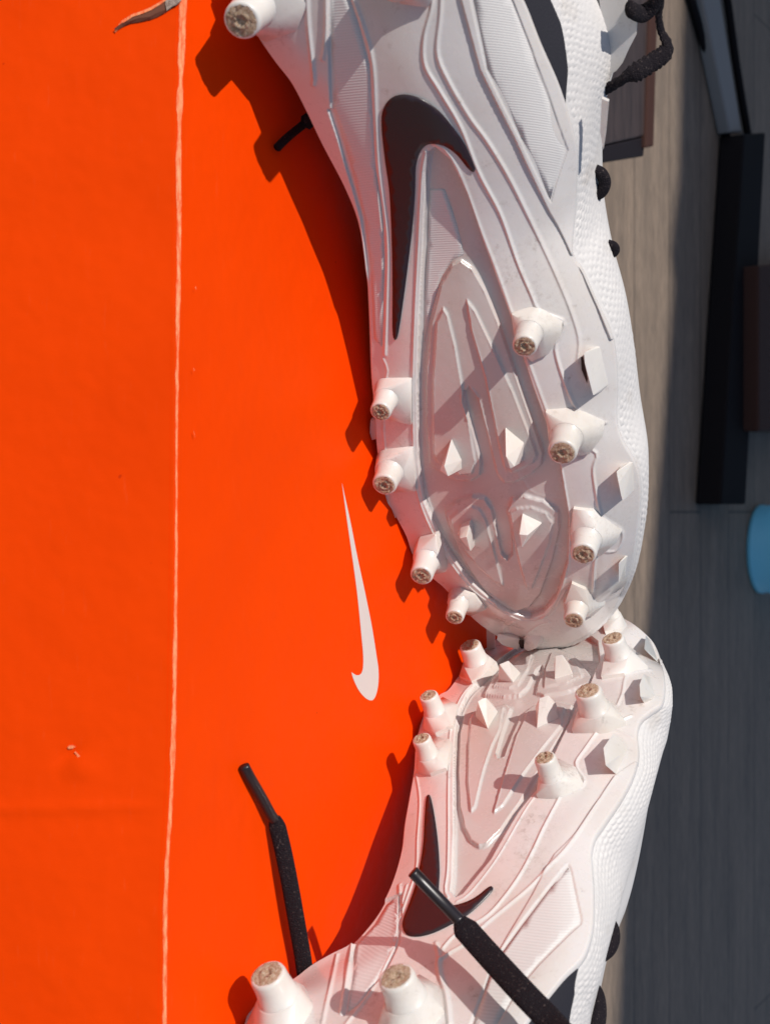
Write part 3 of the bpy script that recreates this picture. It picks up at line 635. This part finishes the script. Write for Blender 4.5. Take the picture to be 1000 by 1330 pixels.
B.stud((795, 829), 15*R_, 12, [(780, 878), (810, 874), (840, 864), (822, 849), (800, 840), (782, 858)])
B.stud((787, 782), 12*R_, 11, [(785, 820), (806, 816), (810, 805), (795, 800)], mud=False)
B.stud((347, 1265), 20*R_, 17, [(318, 1335), (345, 1350), (380, 1345), (398, 1310), (395, 1280), (370, 1275)], wh=.5)
B.stud((514, 1268), 19.5*R_, 16, [(490, 1335), (515, 1345), (545, 1335), (575, 1310), (570, 1280), (545, 1265)], wh=.5)
for pts in ([(620, 911, 8.5), (626, 907, 8.5), (631, 906, 8.2), (646, 924, 0), (633, 946, 0), (617, 930, .3), (640, 914, 1)],
            [(700, 907, 8.5), (712, 903, 8.5), (725, 932, 0), (697, 945, 0), (695, 918, 3), (722, 913, 3)],
            [(648, 863, 8.5), (660, 858, 8.5), (675, 873, 0), (666, 885, 0), (647, 882, .3), (664, 862, 3)],
            [(721, 852, 8.5), (730, 850, 8.5), (743, 874, 0), (720, 881, 0), (739, 862, 3), (719, 862, 4)]):
    B.facet('blade_stud', pts)
for pts in ([(835, 875, 5), (830, 889, 7), (831, 905, 7), (850, 904, 0), (846, 880, 0), (835, 910, 0)],
            [(796, 952, 5), (783, 971, 8), (786, 994, 8), (816, 973, 0), (801, 1003, 0), (808, 958, 0)],
            [(838, 825, 4), (836, 843, 5), (853, 856, 0), (845, 832, 0)]):
    B.facet('side_fin', pts)

# black side panels of the uppers, laid on the flank between sole edge and silhouette
def side_panel(b, y0, y1, f, name='side_panel'):
    rows = [i for i in range(b.nr) if (b.Rp[i, 1] >= y0 and b.Rp[i, 1] <= y1)]
    rows = np.array(rows); t = np.linspace(0, 1, len(rows)); sm = np.maximum(f(b.Rp[rows, 1]), .005)
    Q, _ = b.strip(rows, sm, lift=1.1, n=10)
    lo_ = Q[:, -1].copy(); lo_[:, 2] -= 1.0; Q = np.concatenate([Q, lo_[:, None]], 1)
    fix_normals(mesh(name, b.world(Q.reshape(-1, 3)), grid_faces(len(rows), Q.shape[1]), 'darkfab', b.root))
side_panel(A, -60, 139, lambda y: np.interp(y, [-60, 0, 55, 105, 139], [.42, .40, .33, .18, 0.0]))
side_panel(B, 1249, 1400, lambda y: np.interp(y, [1249, 1270, 1300, 1322, 1400], [0.0, .40, .55, .65, .7]))

# ---- laces
def lace_pts(b, pts, n):   # (px,py,w)
    q = catmull(np.array(pts, float), n)
    P = np.array([b.world(np.append(b.flat([(x, y)], np.array([w])), w)[None])[0] for x, y, w in q]); return P
# loose lace lying on the box
def zl(pts, n):
    q = catmull(np.array(pts, float), n); r = rays(q[:, :2]); t = (q[:, 2]*MM-CAM[2])/r[:, 2]; return CAM+r*t[:, None]
P = zl([(357, 1062, 3), (362, 1080, 3.6), (369, 1110, 4.6), (377, 1150, 5.5), (385, 1195, 6), (393, 1240, 6), (398, 1275, 6), (405, 1310, 6)], 60)
Lr = np.full(60, .0027); Lr[:3] = (.0018, .0022, .0025)
lc = sweep('shoelace', P, Lr, .0013, -cd, 'lace', B.root, 14, 2.6)
P = zl([(317, 995, 1.5), (325, 1010, 1.8), (340, 1036, 2.2), (352, 1058, 2.8), (358, 1066, 3.1)], 30)
sweep('lace_tip', P, .0017, .0013, -cd, 'aglet', lc, 12, 2.2)
# lace end that stands out over the sole
tip = zl([(536, 1132, 44), (565, 1162, 46), (598, 1196, 48)], 3)
def dq(p): return (p-B.O)@B.N/MM
w0 = dq(tip[0]); 
P = lace_pts(B, [(536, 1132, 23), (550, 1147, 19), (575, 1173, 13), (598, 1197, 8.5)], 30)
la = sweep('shoelace', lace_pts(B, [(596, 1194, 8.5), (604, 1206, 7.5), (618, 1222, 6), (645, 1252, 4.5), (680, 1290, 3.5), (718, 1330, 1), (755, 1375, 4), (790, 1420, -20)], 80), np.r_[[.0018, .0024, .0029, .0034], np.full(76, .0038)], .0014, B.N, 'lace', B.root, 14, 2.6)
sweep('lace_tip', P, .0019, .0016, B.N, 'aglet', la, 12, 2.2)
# lacing loops on the far side of the uppers
for b, pts, r in ((A, [(772, 221, -44), (781, 226, -44), (785, 237, -44), (781, 248, -44), (772, 254, -44)], .0021), (A, [(788, 316, -40), (797, 319, -40), (799, 326, -40), (790, 334, -40)], .0014),
                  (B, [(782, 1196, -50), (792, 1203, -50), (795, 1217, -50), (790, 1232, -50), (778, 1242, -50)], .0026), (B, [(766, 1280, -50), (774, 1293, -50), (777, 1312, -50), (774, 1335, -50), (764, 1360, -50)], .0026)):
    sweep('lace_loop', lace_pts(b, pts, 30), r, r, -cd+.01, 'lace', b.root, 12)
q = lace_pts(A, [(780, 120, -52), (800, 108, -50), (822, 96, -48), (845, 82, -54), (862, 70, -58), (866, 58, -60), (858, 40, -60), (855, 20, -58), (858, 0, -56), (850, -30, -50)], 90)
rad = np.r_[np.full(44, .0030), np.linspace(.0030, .0018, 12), np.full(34, .0018)]
rad = rad*(1+.09*np.sin(np.arange(90)*1.9)+.05*rng.standard_normal(90))
sweep('shoelace', q, rad*.98, rad*.5, np.array([0, -.3, 1.0]), 'lace', A.root, 16)
sweep('shoelace', lace_pts(A, [(818, 12, -44), (832, 18, -52), (845, 10, -54), (856, -6, -54)], 20), .0028, .0018, np.array([0, -.3, 1.0]), 'lace', A.root, 12)
# lace strap seen under the arch
P = zl([(360, 192, 2), (372, 180, 3), (390, 165, 4), (410, 150, 8), (440, 130, 14)], 30)
ll = sweep('shoelace', P, np.r_[np.full(14, .0013), np.full(16, .0028)], .0013, Zv, 'lace', A.root, 12, 2.4)
# white lacing overlay at the throat
def overlay(b, px, ws, name):
    P = np.array([b.world(np.append(b.flat([p], np.array([w])), w)[None])[0] for p, w in zip(px, ws)])
    c = P-b.N*.002
    n = len(P); V = np.vstack([P, c]); F = [list(range(n)), list(range(2*n-1, n-1, -1))]+[[i, (i+1) % n, n+(i+1) % n, n+i] for i in range(n)]
    return fix_normals(mesh(name, V, F, 'plate', b.root, smooth=False))
overlay(A, [(776, -20), (812, -10), (816, 20), (827, 27), (826, 45), (817, 62), (808, 82), (800, 92), (795, 95), (788, 110), (784, 60)], [-52]*11, 'throat_overlay')
overlay(A, [(781, 128), (790, 132), (786, 175), (783, 195), (779, 170)], [-25]*5, 'throat_overlay')

# scuff marks rubbed into the soles at their own places
for m in (M['plate'], M['stud']):
  bs = m.node_tree.nodes['Principled BSDF']; cur = bs.inputs['Base Color'].links[0].from_socket
  vv = coords(m); nz1 = noise(m, vv, 520, 6, .8); nz2 = noise(m, vv, 90, 5, .75)
  for b, px, rad_, amt in ((B, (690, 1075), .011, .75), (B, (668, 1096), .007, .6), (B, (655, 1160), .005, .5), (A, (652, 352), .009, .5), (A, (712, 372), .014, .45), (A, (790, 552), .008, .6), (A, (700, 320), .012, .3), (B, (730, 1010), .008, .5), (A, (716, 690), .004, .5), (B, (720, 1120), .012, .4), (A, (360, 40), .01, .5), (A, (735, 570), .012, .8), (A, (690, 430), .01, .7), (A, (770, 690), .012, .7), (A, (760, 790), .012, .7), (B, (775, 920), .014, .7), (B, (725, 1010), .012, .8), (B, (650, 1110), .02, .5), (A, (700, 830), .012, .7), (B, (345, 1300), .02, .6), (B, (520, 1300), .02, .6), (A, (500, 560), .02, .5)):
      c_ = b.world(b.uvw([px]))[0]
      d = N(m, 'ShaderNodeVectorMath', operation='DISTANCE'); lk(m, vv, d.inputs[0]); d.inputs[1].default_value = tuple(c_)
      r1 = N(m, 'ShaderNodeMapRange'); r1.inputs['From Min'].default_value = rad_; r1.inputs['From Max'].default_value = 0; lk(m, d.outputs['Value'], r1.inputs['Value'])
      k1 = N(m, 'ShaderNodeMath', operation='MULTIPLY'); lk(m, r1.outputs[0], k1.inputs[0]); lk(m, ramp(m, nz1, [(.47, (0, 0, 0)), (.60, (1, 1, 1))]), k1.inputs[1])
      k2 = N(m, 'ShaderNodeMath', operation='MULTIPLY'); lk(m, k1.outputs[0], k2.inputs[0]); lk(m, ramp(m, nz2, [(.42, (0, 0, 0)), (.62, (amt,)*3)]), k2.inputs[1])
      cur = mixc(m, k2.outputs[0], cur, (.30, .22, .17))
  setc(m, cur)

# ============================================================ THINGS BEHIND, on the floor
def pbox(name, px, h, material, label, cat, rot=0, bev=.002):
    """block standing on the floor; px = picture points of its four TOP corners, h = height"""
    P = on_z(px, FZ+h); c = P.mean(0)
    Q = P.copy(); Q[:, 2] = FZ+.0005
    root_loc = (c[0], c[1], FZ)
    o = hull(name, np.vstack([P, Q])-np.array(root_loc), material, None, bev); o.location = root_loc
    return tag(o, label, cat)
m = mat('dark stained wood', (.055, .035, .032), .55); v = coords(m, (1, 6, 6)); n1 = noise(m, v, 30, 5); setc(m, ramp(m, n1, [(.3, (.030, .021, .021)), (.7, (.060, .042, .04))])); M['dwood'] = m
M['redwood'] = mat('reddish wood edge', (.055, .024, .018), .7, spec=.2)
M['bblack'] = mat('black painted bench', (.010, .008, .009), .8, spec=.15)
bc = on_z([(805, 110)], FZ)[0]
blk = empty('wooden_block', (bc[0], bc[1], FZ), label='dark brown wooden block on the sunlit floor behind the upper boot', cat='wooden block')
def block_part(name, px, h, material):
    P = on_z(px, FZ+h); Q = P.copy(); Q[:, 2] = FZ+.0005; hull(name, np.vstack([P, Q]), material, blk, .0015)
M['end_shade'] = mat('shaded end face', (.012, .009, .012), .7, spec=.2)
block_part('body', [(750, -20), (846, -60), (838, 176), (768, 192)], .045, 'dwood')
block_part('shaded_end', [(768, 193), (838, 177), (836, 203), (768, 214)], .044, 'end_shade')  # added part: the end face's shade is put into its near-black colour
block_part('edge_strip', [(846.5, -60), (856, -60), (849, 190), (838.5, 192)], .047, 'redwood')
# dark bench lying along
pbox('black_beam', [(966, 174), (994, 172), (968, 655), (936, 655)], .022, 'bblack', 'long black beam lying along the shaded floor behind the boots', 'beam')
pbox('red_brown_crate', [(985, 345), (1150, 330), (1150, 560), (985, 560)], .035, 'redwood', 'dark reddish brown crate at the right edge of the photo beyond the beam', 'crate')
# pale skirting strip with dark cables
t = pbox('pale_rail', [(901, -60), (926, -60), (963, 172), (948, 172)], .012, mat('pale grey metal', (.27, .26, .25), .6), 'pale grey rail on the floor above the black beam in the photo', 'rail')
for pts in ([(880, -60, 4), (897, 0, 4), (914, 60, 4), (937, 150, 4), (945, 190, 4)], [(934, -60, 5), (944, 0, 5), (955, 80, 5), (968, 160, 5), (975, 200, 5)]):
    q = catmull(np.array(pts, float), 40); r = rays(q[:, :2]); tt = ((q[:, 2]*MM+FZ)-CAM[2])/r[:, 2]; P = CAM+r*tt[:, None]
    o = sweep('cable', P, .0035, .0035, Zv, 'bblack', None, 10)
    tag(o, 'black cable running along the %s side of the pale grey rail' % ('near' if pts[0][0] < 900 else 'far'), 'cable')
# blue cup, lying so that its rim faces the boots
c0 = on_z([(985, 713)], FZ)[0]
prof = [(.0385, 0), (.0405, .0015), (.0405, .005), (.0395, .006), (.044, .045), (.049, .088), (.0505, .090), (.0485, .0895), (.043, .045), (.038, .006), (0.0005, .006)]
n = 40; a = np.linspace(0, 2*math.pi, n, endpoint=False)
cup = empty('blue_cup', (c0[0], c0[1], FZ), label='light blue plastic cup on the shaded floor, cut by the right edge of the photo', cat='cup')
V = np.vstack([np.column_stack([c0[0]+r*np.cos(a), c0[1]+r*np.sin(a), np.full(n, FZ+z)]) for r, z in prof])
fix_normals(mesh('body', V, grid_faces(len(prof), n, True), mat('light blue plastic', (.20, .66, .88), .35), cup))
V = np.vstack([np.column_stack([c0[0]+r*np.cos(a), c0[1]+r*np.sin(a), np.full(n, FZ+z)]) for r, z in [(.0503, .0905), (.0517, .0895), (.0517, .087), (.0499, .0865)]])
fix_normals(mesh('rim', V, grid_faces(4, n, True), mat('blue rim', (.17, .66, .9), .3), cup))

if __name__ == '__main__':
    for b in (A, B):
        z = b.world(b.Lq)[:, 2]*1000
        print('left edge z mm', np.round(z[::64]), 'u range', b.u0, b.u1)
        print('edge err', np.abs(project(b.world(b.Lq))-b.Lp)[::40].round(1).tolist(), b.Lq[::40].round(0).tolist())
        print('width', np.round(np.linalg.norm(b.Lq[::64, :2]-b.Rq[::64, :2], axis=1)))
        print('back y min/max', b.world(b.upQ.reshape(-1, 3)).min(0), b.world(b.upQ.reshape(-1, 3)).max(0))
